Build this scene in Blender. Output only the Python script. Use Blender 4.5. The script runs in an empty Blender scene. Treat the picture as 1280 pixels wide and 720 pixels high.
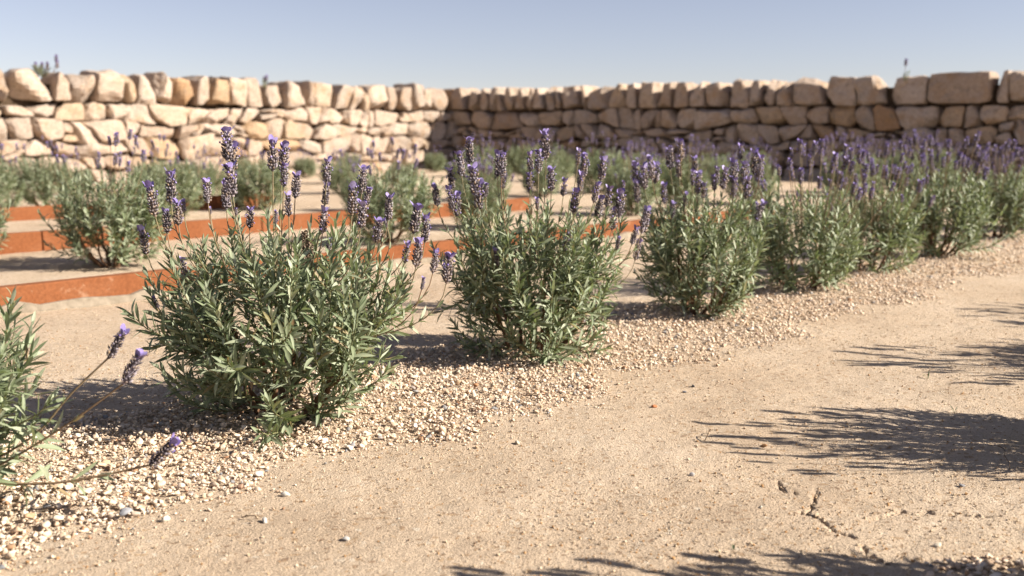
import bpy, math, random
import numpy as np
from mathutils import Vector, Matrix

# ------------------------------------------------------------------ camera, sky, sun, exposure
SC = bpy.context.scene
COL = SC.collection
PI = math.pi
FPX = 1280 * 35.0 / 36.0          # focal length in photo pixels
CAM_H = 0.55
HORIZON = 162.0
PITCH = math.atan((360 - HORIZON) / FPX)

cam = bpy.data.objects.new('camera', bpy.data.cameras.new('camera'))
COL.objects.link(cam)
cam.location = (0, 0, CAM_H)
cam.rotation_euler = (PI / 2 - PITCH, 0, 0)
cam.data.lens = 35.0
cam.data.sensor_width = 36.0
cam.data.clip_start = 0.02
cam.data.clip_end = 3000
cam.data.dof.use_dof = True
cam.data.dof.focus_distance = 1.84
cam.data.dof.aperture_fstop = 4.3
cam.data.dof.aperture_blades = 9
SC.camera = cam

SUN_EL = math.radians(31.5)
SUN_AZ = math.radians(-11.5)      # from +X towards -Y
SUN = Vector((math.cos(SUN_EL) * math.cos(SUN_AZ), math.cos(SUN_EL) * math.sin(SUN_AZ), math.sin(SUN_EL)))
w = bpy.data.worlds.new('World'); SC.world = w; w.use_nodes = True
wn = w.node_tree.nodes; wl = w.node_tree.links
sky = wn.new('ShaderNodeTexSky'); sky.sky_type = 'NISHITA'; sky.sun_disc = False
sky.sun_elevation = SUN_EL
sky.sun_rotation = math.atan2(SUN.x, SUN.y)
sky.altitude = 3000; sky.air_density = 1.25; sky.dust_density = 0.0; sky.ozone_density = 2.2
hs = wn.new('ShaderNodeHueSaturation'); hs.inputs['Saturation'].default_value = 0.68
wl.new(sky.outputs[0], hs.inputs['Color'])
tn = wn.new('ShaderNodeMix'); tn.data_type = 'RGBA'; tn.blend_type = 'MULTIPLY'; tn.inputs[0].default_value = 1; tn.inputs[7].default_value = (1.03, 0.93, 0.98, 1)
wl.new(hs.outputs[0], tn.inputs[6]); wl.new(tn.outputs[2], wn['Background'].inputs['Color'])
wn['Background'].inputs['Strength'].default_value = 0.05
sl = bpy.data.lights.new('sun', 'SUN'); sl.energy = 5.0; sl.angle = math.radians(0.53); sl.color = (1.0, 0.93, 0.815)
so = bpy.data.objects.new('sun', sl); COL.objects.link(so)
so.rotation_euler = SUN.to_track_quat('Z', 'Y').to_euler(); so.location = (8, -4, 9)
SC.view_settings.view_transform = 'Standard'
SC.view_settings.look = 'None'
SC.view_settings.exposure = 1.23
SC.view_settings.gamma = 1.0
SC.render.engine = 'CYCLES'
SC.cycles.use_denoising = True
SC.cycles.max_bounces = 6
SC.cycles.diffuse_bounces = 2
SC.cycles.transparent_max_bounces = 4
SC.cycles.caustics_reflective = False
SC.cycles.caustics_refractive = False

rng = np.random.default_rng(7)
random.seed(7)

# ------------------------------------------------------------------ helpers
def ray(px, py):
    x = (px - 640) / FPX; y = -(py - 360) / FPX
    return np.array([x, math.cos(PITCH) + y * math.sin(PITCH), -math.sin(PITCH) + y * math.cos(PITCH)])
def G(px, py, z=0.0):
    """where the sight line of a photo pixel meets the level z"""
    d = ray(px, py); return np.array([0, 0, CAM_H]) + d * ((z - CAM_H) / d[2])
def D(px, py, y):
    """where it meets the upright plane at distance y"""
    d = ray(px, py); return np.array([0, 0, CAM_H]) + d * (y / d[1])
def project(p):
    v = np.asarray(p) - np.array([0, 0, CAM_H])
    f = v[1] * math.cos(PITCH) - v[2] * math.sin(PITCH)
    u = v[1] * math.sin(PITCH) + v[2] * math.cos(PITCH)
    return 640 + FPX * v[0] / f, 360 - FPX * u / f, f

def unit(v):
    v = np.asarray(v, float); n = np.linalg.norm(v, axis=-1, keepdims=True)
    return v / np.maximum(n, 1e-9)

class MB:
    """collects faces of mixed size, then links ONE mesh"""
    def __init__(s): s.V = []; s.F = []; s.L = []; s.M = []; s.n = 0; s.A = []
    def add(s, V, F, mat=0, attr=None):
        V = np.asarray(V, np.float32).reshape(-1, 3); F = np.asarray(F, np.int32)
        s.V.append(V); s.F.append((F + s.n).ravel()); s.L.append(np.full(len(F), F.shape[1], np.int32))
        s.M.append(np.full(len(F), mat, np.int32) if np.isscalar(mat) else np.asarray(mat, np.int32))
        s.A.append(np.zeros(len(V), np.float32) if attr is None else np.asarray(attr, np.float32))
        s.n += len(V)
    def mesh(s, name, mats, smooth=True):
        me = bpy.data.meshes.new(name)
        V = np.concatenate(s.V); F = np.concatenate(s.F); L = np.concatenate(s.L); M = np.concatenate(s.M)
        me.vertices.add(len(V)); me.vertices.foreach_set('co', V.ravel())
        me.loops.add(len(F)); me.loops.foreach_set('vertex_index', F)
        me.polygons.add(len(L)); st = np.zeros(len(L), np.int32); st[1:] = np.cumsum(L)[:-1]
        me.polygons.foreach_set('loop_start', st)
        for m in mats: me.materials.append(m)
        me.polygons.foreach_set('material_index', M)
        a = me.attributes.new('mid', 'FLOAT', 'POINT'); a.data.foreach_set('value', np.concatenate(s.A))
        me.update(calc_edges=True); me.validate()
        if not smooth: me.shade_flat()
        return me

def batch(mb, TV, TF, Ms, Ps, mat=0, attr=None):
    """the template once for every matrix and place"""
    Ms = np.asarray(Ms, float); Ps = np.asarray(Ps, float)
    if len(Ps) == 0: return
    V = np.einsum('nij,kj->nki', Ms, TV) + Ps[:, None, :]
    n, k = len(Ps), len(TV)
    F = (np.asarray(TF)[None] + (np.arange(n) * k)[:, None, None]).reshape(-1, np.asarray(TF).shape[1])
    mb.add(V.reshape(-1, 3), F, mat, None if attr is None else np.tile(attr, n))

def tube(mb, pts, rad, sides=5, mat=0, cap=True):
    pts = np.asarray(pts, float); n = len(pts); rad = np.broadcast_to(np.asarray(rad, float), (n,))
    T = unit(np.gradient(pts, axis=0)); ref = np.array([0.3, 0.9, 0.12])
    U = unit(np.cross(T, ref)); W = np.cross(T, U)
    a = np.arange(sides) * 2 * PI / sides
    V = pts[:, None] + rad[:, None, None] * (np.cos(a)[None, :, None] * U[:, None] + np.sin(a)[None, :, None] * W[:, None])
    i = np.arange(n - 1)[:, None] * sides; j = np.arange(sides)[None]; k = (j + 1) % sides
    F = np.stack([i + j, i + k, i + sides + k, i + sides + j], -1).reshape(-1, 4)
    mb.add(V.reshape(-1, 3), F, mat)

def bez(a, b, c, n):
    t = np.linspace(0, 1, n)[:, None]
    return (1 - t) ** 2 * a + 2 * t * (1 - t) * b + t ** 2 * c

def obj(name, me, parent=None, mtx=None, kind=None):
    o = bpy.data.objects.new(name, me); COL.objects.link(o)
    if parent: o.parent = parent
    if mtx is not None: o.matrix_basis = mtx
    if kind: o['kind'] = kind
    return o
def empty(name, loc, label, cat, group=None, rz=0.0, sc=1.0):
    o = bpy.data.objects.new(name, None); COL.objects.link(o); o.empty_display_size = 0.1
    o.location = loc; o.rotation_euler = (0, 0, rz); o.scale = (sc, sc, sc)
    o['label'] = label; o['category'] = cat
    if group: o['group'] = group
    return o
def tag(o, label, cat, group=None):
    o['label'] = label; o['category'] = cat
    if group: o['group'] = group
    return o
def dup(root, loc, rz, sc, label, group=None):
    def cp(o, par):
        c = o.copy(); COL.objects.link(c)
        if par: c.parent = par
        for ch in KIDS.get(o.name, o.children): cp(ch, c)
        return c
    r = cp(root, None); r.location = loc; r.rotation_euler = (0, 0, rz); r.scale = (sc, sc, sc); r['label'] = label
    if group: r['group'] = group
    return r
KIDS = {}
def remember(o):
    ch = list(o.children); KIDS[o.name] = ch
    for c in ch: remember(c)

# smooth value noise for geometry
_PH = rng.uniform(0, 2 * PI, (24,)); _DI = unit(rng.normal(size=(24, 3))); 
def fnoise(P, f, octs=6, seed=0):
    P = np.asarray(P, float); r = 0
    for i in range(octs):
        j = (i + seed * 5) % 24
        r = r + np.sin(P @ _DI[j] * f * (0.7 + 0.35 * i) + _PH[j] * (1 + seed))
    return r / octs

# ------------------------------------------------------------------ materials
def mat(name):
    m = bpy.data.materials.new(name); m.use_nodes = True
    nt = m.node_tree; return m, nt.nodes, nt.links, nt.nodes['Principled BSDF']
ALB = 0.76
def ramp(N, stops, k=1.0):
    r = N.new('ShaderNodeValToRGB')
    e = r.color_ramp.elements
    while len(e) < len(stops): e.new(0.5)
    for x, (p, c) in zip(e, stops): x.position = p; x.color = (*[v * k for v in c], 1)
    return r
def noise(N, L, scale, detail=4, rough=0.55, vec=None):
    n = N.new('ShaderNodeTexNoise'); n.inputs['Scale'].default_value = scale; n.inputs['Detail'].default_value = detail
    n.inputs['Roughness'].default_value = rough
    if vec is not None: L.new(vec, n.inputs['Vector'])
    return n
def mixc(N, L, fac, a, b, blend='MIX'):
    x = N.new('ShaderNodeMix'); x.data_type = 'RGBA'; x.blend_type = blend
    for s, v in ((x.inputs[0], fac), (x.inputs[6], a), (x.inputs[7], b)):
        if hasattr(v, 'is_output') or isinstance(v, bpy.types.NodeSocket): L.new(v, s)
        elif isinstance(v, tuple): s.default_value = (*v, 1)
        else: s.default_value = v
    return x.outputs[2]
def piece_random(N, L):
    """a value per loose piece of a mesh and per object"""
    g = N.new('ShaderNodeNewGeometry'); o = N.new('ShaderNodeObjectInfo')
    a = N.new('ShaderNodeMath'); a.operation = 'ADD'; L.new(g.outputs['Random Per Island'], a.inputs[0]); L.new(o.outputs['Random'], a.inputs[1])
    f = N.new('ShaderNodeMath'); f.operation = 'FRACT'; L.new(a.outputs[0], f.inputs[0]); return f.outputs[0]
def bump(N, L, B, h, strength, dist):
    b = N.new('ShaderNodeBump'); b.inputs['Strength'].default_value = strength; b.inputs['Distance'].default_value = dist
    L.new(h, b.inputs['Height']); L.new(b.outputs[0], B.inputs['Normal']); return b
def position(N):
    return N.new('ShaderNodeNewGeometry').outputs['Position']

def m_sand():
    m, N, L, B = mat('sand'); P = position(N)
    big = noise(N, L, 1.7, 5, 0.6, P); c1 = ramp(N, [(0.3, (0.61, 0.455, 0.32)), (0.48, (0.705, 0.545, 0.395)), (0.7, (0.78, 0.625, 0.475))]); L.new(big.outputs[0], c1.inputs[0])
    gr = noise(N, L, 330, 3, 0.7, P); c2 = ramp(N, [(0.3, (0.70, 0.65, 0.60)), (0.5, (0.98, 0.98, 0.98)), (0.68, (1.25, 1.22, 1.18))], ALB); L.new(gr.outputs[0], c2.inputs[0])
    dp = noise(N, L, 5.5, 6, 0.7, P); c3 = ramp(N, [(0.33, (0.89, 0.885, 0.88)), (0.5, (1, 1, 1)), (0.66, (1.05, 1.05, 1.05))]); L.new(dp.outputs[0], c3.inputs[0])
    col = mixc(N, L, 1.0, mixc(N, L, 1.0, c1.outputs[0], c3.outputs[0], 'MULTIPLY'), c2.outputs[0], 'MULTIPLY')
    v = N.new('ShaderNodeTexVoronoi'); v.inputs['Scale'].default_value = 150; L.new(P, v.inputs['Vector'])
    sp = ramp(N, [(0.0, (1, 1, 1)), (0.09, (1, 1, 1)), (0.13, (0, 0, 0))]); sepc = N.new('ShaderNodeSeparateColor'); L.new(v.outputs['Color'], sepc.inputs[0]); L.new(sepc.outputs[0], sp.inputs[0])
    spc = ramp(N, [(0.0, (0.16, 0.09, 0.05)), (0.5, (0.40, 0.25, 0.13)), (1.0, (0.72, 0.64, 0.52))]); L.new(sepc.outputs[1], spc.inputs[0])
    fm = N.new('ShaderNodeMath'); fm.operation = 'MULTIPLY'; fm.inputs[1].default_value = 0.6; L.new(sp.outputs[0], fm.inputs[0])
    col = mixc(N, L, fm.outputs[0], col, spc.outputs[0])
    L.new(col, B.inputs['Base Color']); B.inputs['Roughness'].default_value = 0.95; B.inputs['Specular IOR Level'].default_value = 0.15
    h = N.new('ShaderNodeMath'); h.operation = 'ADD'; n2 = noise(N, L, 60, 6, 0.72, P); L.new(n2.outputs[0], h.inputs[0]); L.new(gr.outputs[0], h.inputs[1])
    n4 = noise(N, L, 17, 4, 0.6, P); h2 = N.new('ShaderNodeMath'); h2.operation = 'MULTIPLY_ADD'; L.new(n4.outputs[0], h2.inputs[0]); h2.inputs[1].default_value = 1.6; L.new(h.outputs[0], h2.inputs[2])
    bump(N, L, B, h2.outputs[0], 0.9, 0.007)
    return m
def m_pieces(name, stops, rough=0.8, tex=260, spec=0.25, trans=0.0, b=0.0015):
    m, N, L, B = mat(name); r = piece_random(N, L); c = ramp(N, stops); L.new(r, c.inputs[0])
    n = noise(N, L, tex, 4, 0.6, position(N)); c2 = ramp(N, [(0.3, (0.76, 0.73, 0.7)), (0.65, (1.12, 1.1, 1.06))], ALB); L.new(n.outputs[0], c2.inputs[0])
    L.new(mixc(N, L, 1.0, c.outputs[0], c2.outputs[0], 'MULTIPLY'), B.inputs['Base Color'])
    B.inputs['Roughness'].default_value = rough; B.inputs['Specular IOR Level'].default_value = spec
    if b: bump(N, L, B, n.outputs[0], 0.5, b)
    return m
def m_leaf():
    m, N, L, B = mat('leaf'); r = piece_random(N, L)
    c = ramp(N, [(0.0, (0.118, 0.16, 0.072)), (0.35, (0.215, 0.262, 0.135)), (0.7, (0.345, 0.39, 0.245)), (0.95, (0.49, 0.52, 0.37)), (0.975, (0.30, 0.26, 0.10)), (1.0, (0.34, 0.2, 0.1))], ALB); L.new(r, c.inputs[0])
    a = N.new('ShaderNodeAttribute'); a.attribute_name = 'mid'
    am = N.new('ShaderNodeMath'); am.operation = 'POWER'; am.inputs[1].default_value = 5; L.new(a.outputs['Fac'], am.inputs[0])
    am2 = N.new('ShaderNodeMath'); am2.operation = 'MULTIPLY'; am2.inputs[1].default_value = 0.45; L.new(am.outputs[0], am2.inputs[0])
    col = mixc(N, L, am2.outputs[0], c.outputs[0], (0.40, 0.41, 0.27))
    g = N.new('ShaderNodeNewGeometry')
    col2 = mixc(N, L, g.outputs['Backfacing'], col, mixc(N, L, 0.45, col, (0.34, 0.37, 0.28)))
    L.new(col2, B.inputs['Base Color']); B.inputs['Roughness'].default_value = 0.56; B.inputs['Specular IOR Level'].default_value = 0.5
    t = N.new('ShaderNodeBsdfTranslucent'); L.new(mixc(N, L, 1.0, col2, (1.0, 1.15, 0.55), 'MULTIPLY'), t.inputs[0])
    mx = N.new('ShaderNodeMixShader'); mx.inputs[0].default_value = 0.2; L.new(B.outputs[0], mx.inputs[1]); L.new(t.outputs[0], mx.inputs[2])
    L.new(mx.outputs[0], N['Material Output'].inputs[0]); return m
def m_stone():
    m, N, L, B = mat('limestone'); o = N.new('ShaderNodeObjectInfo'); P = position(N)
    c = ramp(N, [(0.0, (0.47, 0.37, 0.295)), (0.2, (0.56, 0.445, 0.36)), (0.5, (0.63, 0.515, 0.425)), (0.62, (0.48, 0.395, 0.33)), (0.8, (0.67, 0.555, 0.465)), (0.94, (0.56, 0.42, 0.29)), (1.0, (0.50, 0.32, 0.19))]); L.new(o.outputs['Random'], c.inputs[0])
    n1 = noise(N, L, 7, 5, 0.6, P); k = ramp(N, [(0.5, (0, 0, 0)), (0.75, (0.75, 0.75, 0.75))]); L.new(n1.outputs[0], k.inputs[0])
    col = mixc(N, L, k.outputs[0], c.outputs[0], (0.47, 0.29, 0.145))
    n3 = noise(N, L, 11, 5, 0.65, P); k3 = ramp(N, [(0.56, (0, 0, 0)), (0.7, (0.7, 0.7, 0.7))]); L.new(n3.outputs[0], k3.inputs[0])
    col = mixc(N, L, k3.outputs[0], col, (0.27, 0.235, 0.19))
    n2 = noise(N, L, 60, 5, 0.7, P); c2 = ramp(N, [(0.3, (0.62, 0.58, 0.54)), (0.65, (1.16, 1.13, 1.1))], ALB); L.new(n2.outputs[0], c2.inputs[0])
    L.new(mixc(N, L, 1.0, col, c2.outputs[0], 'MULTIPLY'), B.inputs['Base Color']); B.inputs['Roughness'].default_value = 0.92; B.inputs['Specular IOR Level'].default_value = 0.15
    bump(N, L, B, n2.outputs[0], 0.8, 0.012); return m
def m_plain(name, a, b_, scale, rough=0.85, bs=0.4, bd=0.002):
    m, N, L, B = mat(name); P = position(N); n = noise(N, L, scale, 6, 0.65, P); c = ramp(N, [(0.3, a), (0.7, b_)], ALB); L.new(n.outputs[0], c.inputs[0])
    L.new(c.outputs[0], B.inputs['Base Color']); B.inputs['Roughness'].default_value = rough; B.inputs['Specular IOR Level'].default_value = 0.2
    bump(N, L, B, n.outputs[0], bs, bd); return m
def m_terracotta():
    m, N, L, B = mat('terracotta'); P = position(N)
    n = noise(N, L, 6, 6, 0.65, P); c = ramp(N, [(0.3, (0.235, 0.078, 0.029)), (0.55, (0.285, 0.101, 0.039)), (0.75, (0.31, 0.125, 0.057))]); L.new(n.outputs[0], c.inputs[0])
    f = noise(N, L, 90, 4, 0.7, P); c2 = ramp(N, [(0.35, (0.8, 0.78, 0.75)), (0.62, (1.1, 1.1, 1.1))], ALB); L.new(f.outputs[0], c2.inputs[0])
    s = noise(N, L, 14, 4, 0.7, P); k = ramp(N, [(0.62, (0, 0, 0)), (0.72, (0.55, 0.55, 0.55))]); L.new(s.outputs[0], k.inputs[0])
    col = mixc(N, L, k.outputs[0], mixc(N, L, 1.0, c.outputs[0], c2.outputs[0], 'MULTIPLY'), (0.40, 0.24, 0.15))
    L.new(col, B.inputs['Base Color']); B.inputs['Roughness'].default_value = 0.88; B.inputs['Specular IOR Level'].default_value = 0.2
    bump(N, L, B, f.outputs[0], 0.5, 0.002); return m

M_SAND = m_sand()
M_PEB = m_pieces('pebble', [(0.0, (0.68, 0.475, 0.325)), (0.2, (0.82, 0.64, 0.49)), (0.45, (0.89, 0.75, 0.61)), (0.66, (0.81, 0.61, 0.44)), (0.82, (0.95, 0.84, 0.73)), (0.92, (0.60, 0.44, 0.29)), (0.955, (0.5, 0.26, 0.14)), (0.97, (0.42, 0.41, 0.41)), (1.0, (0.26, 0.26, 0.275))], 0.75, 180)
M_GRIT = m_pieces('grit', [(0.0, (0.66, 0.52, 0.37)), (0.35, (0.62, 0.48, 0.33)), (0.65, (0.76, 0.63, 0.49)), (0.74, (0.60, 0.36, 0.17)), (0.86, (0.50, 0.28, 0.12)), (0.93, (0.28, 0.19, 0.12)), (1.0, (0.74, 0.67, 0.57))], 0.85, 400)
M_LEAF = m_leaf()
M_SHOOT = m_pieces('green_stem', [(0.0, (0.17, 0.19, 0.09)), (0.6, (0.24, 0.24, 0.12)), (1.0, (0.26, 0.2, 0.1))], 0.7, 200)
M_STALK = m_pieces('flower_stalk', [(0.0, (0.25, 0.22, 0.12)), (0.5, (0.33, 0.27, 0.17)), (1.0, (0.28, 0.17, 0.10))], 0.7, 200)
M_WOOD = m_pieces('woody_stem', [(0.0, (0.15, 0.085, 0.05)), (1.0, (0.24, 0.14, 0.085))], 0.9, 160, b=0.002)
M_CALYX = m_pieces('calyx', [(0.0, (0.06, 0.05, 0.06)), (0.25, (0.16, 0.135, 0.145)), (0.5, (0.28, 0.245, 0.30)), (0.7, (0.30, 0.215, 0.15)), (0.86, (0.48, 0.445, 0.53)), (1.0, (0.38, 0.27, 0.17))], 0.8, 500, b=0)
M_FLORET = m_pieces('floret', [(0.0, (0.22, 0.16, 0.47)), (0.6, (0.33, 0.26, 0.61)), (1.0, (0.46, 0.39, 0.72))], 0.6, 300, b=0)
M_BRACT = m_pieces('bract', [(0.0, (0.23, 0.17, 0.47)), (0.6, (0.34, 0.27, 0.60)), (1.0, (0.46, 0.40, 0.70))], 0.6, 300, b=0)
M_DRY = m_pieces('dry_bract', [(0.0, (0.12, 0.08, 0.055)), (0.5, (0.26, 0.19, 0.135)), (1.0, (0.42, 0.34, 0.26))], 0.9, 300, b=0)
M_STONE = m_stone()
M_CORE = m_plain('wall_earth', (0.06, 0.04, 0.025), (0.12, 0.08, 0.05), 30, 0.95, 0.8, 0.02)
M_TERRA = m_terracotta()
M_MORTAR = m_plain('mortar', (0.25, 0.205, 0.15), (0.42, 0.35, 0.27), 40, 0.95, 0.7, 0.004)
M_TWIG = m_plain('twig', (0.1, 0.065, 0.04), (0.2, 0.13, 0.08), 120, 0.9)

# ------------------------------------------------------------------ ground
RU = np.array([0.70, 0.714]); RN = np.array([-0.714, 0.70])      # along the planted rows, and away from the path
P1 = G(352, 524)[:2]
def row_tp(xy):
    r = np.asarray(xy)[..., :2] - P1; return r @ RU, r @ RN
CRACKS = [[(1026, 612), (1019, 622), (1015, 633), (1006, 640), (1001, 639)], [(1006, 640), (1022, 645), (1033, 652), (1040, 663)],
          [(1080, 681), (1085, 690), (1094, 695), (1108, 702), (1120, 706)], [(1085, 647), (1112, 642), (1128, 636), (1142, 640), (1162, 637), (1180, 641), (1205, 641), (1222, 642), (1247, 644)],
          [(974, 601), (980, 612), (992, 614), (1000, 618)], [(1040, 663), (1055, 668), (1070, 672)]]
CRW = []
for cr in CRACKS:
    pts = np.array([G(*p)[:2] for p in cr])
    fine = [pts[0]]
    for a, b in zip(pts[:-1], pts[1:]):
        for t in np.linspace(0.2, 1, 5): fine.append(a + (b - a) * t + rng.normal(0, 0.0022, 2))
    CRW.append(np.array(fine))
def crack_depth(X, Y):
    out = np.zeros_like(X)
    m = (X > 0.25) & (X < 0.85) & (Y > 1.1) & (Y < 1.7)
    if not m.any(): return out
    p = np.stack([X[m], Y[m]], -1); dep = np.zeros(len(p))
    for k, c in enumerate(CRW):
        for i, (a, b) in enumerate(zip(c[:-1], c[1:])):
            ab = b - a; t = np.clip(((p - a) @ ab) / max(ab @ ab, 1e-9), 0, 1)
            d = np.linalg.norm(p - a - t[:, None] * ab, axis=1)
            wd = (0.0017 if k != 3 else 0.0030) + 0.0012 * math.sin(i * 2.1 + k * 1.7)
            dep = np.maximum(dep, 0.007 * np.clip(1.5 - d / max(wd, 0.0009), 0, 1))
    out[m] = dep; return out
def zbase(X, Y):
    P = np.stack([X, Y, 0 * X], -1)
    z = 0.0045 * fnoise(P, 2.2, 5, 1) + 0.0048 * fnoise(P, 8, 6, 2) + 0.0028 * fnoise(P, 24, 6, 3) + 0.0018 * fnoise(P, 70, 6, 0)
    t, p = row_tp(np.stack([X, Y], -1))
    z = z + 0.012 * np.exp(-(p / 0.2) ** 2)                        # the planted row lies a little high
    return z * np.clip(1.4 - (Y - 3) / 8, 0.25, 1)
def axis(segs):
    out = []
    for a, b, s in segs: out.append(np.arange(a, b, s))
    return np.concatenate(out)
def geo(a, b, n): return a + (b - a) * (np.linspace(0, 1, n) ** 3)
gx = np.concatenate([-np.flip(geo(3.0, 1500, 18)), axis([(-2.9, -1.0, 0.04), (-1.0, 0.37, 0.0115), (0.37, 0.78, 0.0024), (0.78, 1.6, 0.0115), (1.6, 4.0, 0.04)]), geo(4.1, 1500, 18)])
gy = np.concatenate([-np.flip(geo(1.0, 1500, 14)), axis([(-0.9, 0.9, 0.06), (0.9, 1.19, 0.0115), (1.19, 1.45, 0.0024), (1.45, 2.9, 0.0125), (2.9, 6.0, 0.035), (6.0, 18, 0.2)]), geo(18.5, 1500, 18)])
X, Y = np.meshgrid(gx, gy)
Z = zbase(X, Y) - crack_depth(X, Y)
Z[np.abs(X) > 60] = 0; Z[np.abs(Y) > 60] = 0
nx, ny = len(gx), len(gy)
i = (np.arange(ny - 1) * nx)[:, None] + np.arange(nx - 1)[None]
mb = MB(); mb.add(np.stack([X, Y, Z], -1).reshape(-1, 3), np.stack([i, i + 1, i + nx + 1, i + nx], -1).reshape(-1, 4))
obj('ground', mb.mesh('ground', [M_SAND]), kind='structure')

# ------------------------------------------------------------------ pebbles, gravel, grit
def ico(sub):
    import bmesh
    b = bmesh.new(); bmesh.ops.create_icosphere(b, subdivisions=sub, radius=1.0); b.verts.ensure_lookup_table()
    V = np.array([v.co[:] for v in b.verts]); F = np.array([[v.index for v in f.verts] for f in b.faces]); b.free(); return V, F
I1, I1F = ico(1); I2, I2F = ico(2); I3, I3F = ico(3)
def rot_rand(n):
    q = unit(rng.normal(size=(n, 4))); a, b, c, d = q.T
    return np.stack([np.stack([1 - 2 * (c * c + d * d), 2 * (b * c - a * d), 2 * (b * d + a * c)], -1),
                     np.stack([2 * (b * c + a * d), 1 - 2 * (b * b + d * d), 2 * (c * d - a * b)], -1),
                     np.stack([2 * (b * d - a * c), 2 * (c * d + a * b), 1 - 2 * (b * b + c * c)], -1)], 1)
def pebble_form(V, seed, cut=8):
    """a rounded chip: a ball flattened by a few planes"""
    r = np.random.default_rng(seed); W = V.copy()
    for _ in range(cut):
        n = unit(r.normal(size=3)); d = r.uniform(0.32, 0.75); h = W @ n
        W = W - np.clip(h - d, 0, None)[:, None] * n * 0.93
    return W * (1 + 0.06 * r.normal(size=(len(W), 1)))
def tilt_flat(n, amount):
    """mostly lying flat, turned at random"""
    a = rng.uniform(0, 2 * PI, n); c, s = np.cos(a), np.sin(a); z = 0 * a; o = z + 1
    Rz = np.stack([np.stack([c, -s, z], -1), np.stack([s, c, z], -1), np.stack([z, z, o], -1)], 1)
    b = rng.normal(0, amount, n); c, s = np.cos(b), np.sin(b)
    Rx = np.stack([np.stack([o, z, z], -1), np.stack([z, c, -s], -1), np.stack([z, s, c], -1)], 1)
    return Rz @ Rx @ Rz
def scatter(mb, xy, size, V0, F0, seed, lift, nforms=8):
    n = len(xy); form = rng.integers(0, nforms, n)
    for k in range(nforms):
        m = form == k
        if not m.any(): continue
        S = np.stack([size[m] * rng.uniform(0.8, 1.3, m.sum()), size[m] * rng.uniform(0.65, 1.0, m.sum()), size[m] * rng.uniform(0.42, 0.72, m.sum())], -1) / 2
        R = tilt_flat(m.sum(), 0.45)
        p = np.concatenate([xy[m], (zbase(xy[m][:, 0], xy[m][:, 1]) + lift[m])[:, None]], 1)
        batch(mb, pebble_form(V0, seed + k), F0, R * S[:, None, :], p)
def edge_noise(t): return 0.035 * np.sin(t * 5.1 + 1) + 0.03 * np.sin(t * 11.7) + 0.02 * np.sin(t * 23 + 2)
oct_V = np.array([[1, 0, 0], [-1, 0, 0], [0, 1, 0], [0, -1, 0], [0, 0, 1], [0, 0, -1]], float)
oct_F = np.array([[0, 2, 4], [2, 1, 4], [1, 3, 4], [3, 0, 4], [2, 0, 5], [1, 2, 5], [3, 1, 5], [0, 3, 5]])
mbg = MB()
def gravel(t0, t1, p_lo, p_hi, dens, V0, F0, seed, smin=0.0055, smax=0.0175, drop=0.05, med=None):
    n = int((t1 - t0) * (p_hi - p_lo + 0.24) * dens)
    t = rng.uniform(t0, t1, n); p = rng.uniform(p_lo - 0.12, p_hi + 0.12, n)
    lo = p_lo + edge_noise(t * 1.3 + 4); hi = p_hi + edge_noise(t)
    out = np.maximum(lo - p, p - hi)
    keep = rng.random(n) < np.clip(np.exp(-np.clip(out, 0, None) / drop * 1.6) * np.where(out > 0, 0.55, 1), 0, 1)
    keep &= ~((out > 0.015) & (rng.random(n) < 0.62))
    t, p, out = t[keep], p[keep], out[keep]; n = len(t)
    xy = P1 + t[:, None] * RU + p[:, None] * RN
    size = np.clip(rng.lognormal(math.log(0.0094), 0.36, n), smin, smax) * np.where(out > 0, 0.85, 1)
    if med: size = np.clip(rng.lognormal(math.log(med), 0.25, n), smin, smax)
    lift = np.where(out < 0, rng.uniform(-0.001, 0.009, n) * np.clip(-out / 0.05, 0.25, 1), 0.001) + size * 0.15
    scatter(mbg, xy, size, V0, F0, seed, lift)
gravel(-1.0, 0.4, -0.29, 0.255, 8000, I2, I2F, 11)
gravel(-1.0, 0.6, -0.29, 0.27, 17000, I1, I1F, 21, 0.003, 0.0075, 0.12, 0.0052)
gravel(0.4, 3.2, -0.28, 0.25, 8000, I1, I1F, 31)
gravel(0.6, 2.6, -0.28, 0.265, 15000, oct_V, oct_F, 41, 0.003, 0.0075, 0.12, 0.0056)
gravel(3.2, 7.5, -0.27, 0.25, 2600, I1, I1F, 51, 0.014, 0.026)
obj('gravel_strip', mbg.mesh('gravel_strip', [M_PEB]), kind='stuff')
mbg = MB()
gravel(0.1, 0.75, -1.45, -1.215, 9500, I2, I2F, 71, 0.008, 0.022, 0.012)
gravel(-0.6, 4.5, -1.50, -1.23, 2200, I1, I1F, 91, 0.012, 0.02)
obj('gravel_bed', mbg.mesh('gravel_bed', [M_PEB]), kind='stuff')

mbk = MB()
n = 62000
yy = 1.0 + (rng.random(n) ** 1.5) * 2.4; xx = rng.uniform(-0.62, 0.62, n) * yy * 1.0
xy = np.stack([xx, yy], -1); cl = fnoise(np.concatenate([xy, 0 * xy[:, :1]], 1), 6, 6, 2)
keep = rng.random(n) < np.clip(0.55 + 0.9 * cl, 0.12, 1); xy = xy[keep]; n = len(xy)
size = np.clip(rng.lognormal(math.log(0.0023), 0.45, n), 0.0011, 0.0065)
R = rot_rand(n); S = size[:, None] * rng.uniform(0.6, 1.1, (n, 3)) / 2
batch(mbk, oct_V, oct_F, R * S[:, None, :], np.concatenate([xy, (zbase(xy[:, 0], xy[:, 1]) + size * 0.18)[:, None]], 1))
n = 900
yy = 1.05 + (rng.random(n) ** 1.4) * 2.6; xx = rng.uniform(-0.6, 0.62, n) * yy
xy = np.stack([xx, yy], -1); size = np.clip(rng.lognormal(math.log(0.0045), 0.25, n), 0.003, 0.0078)
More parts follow.
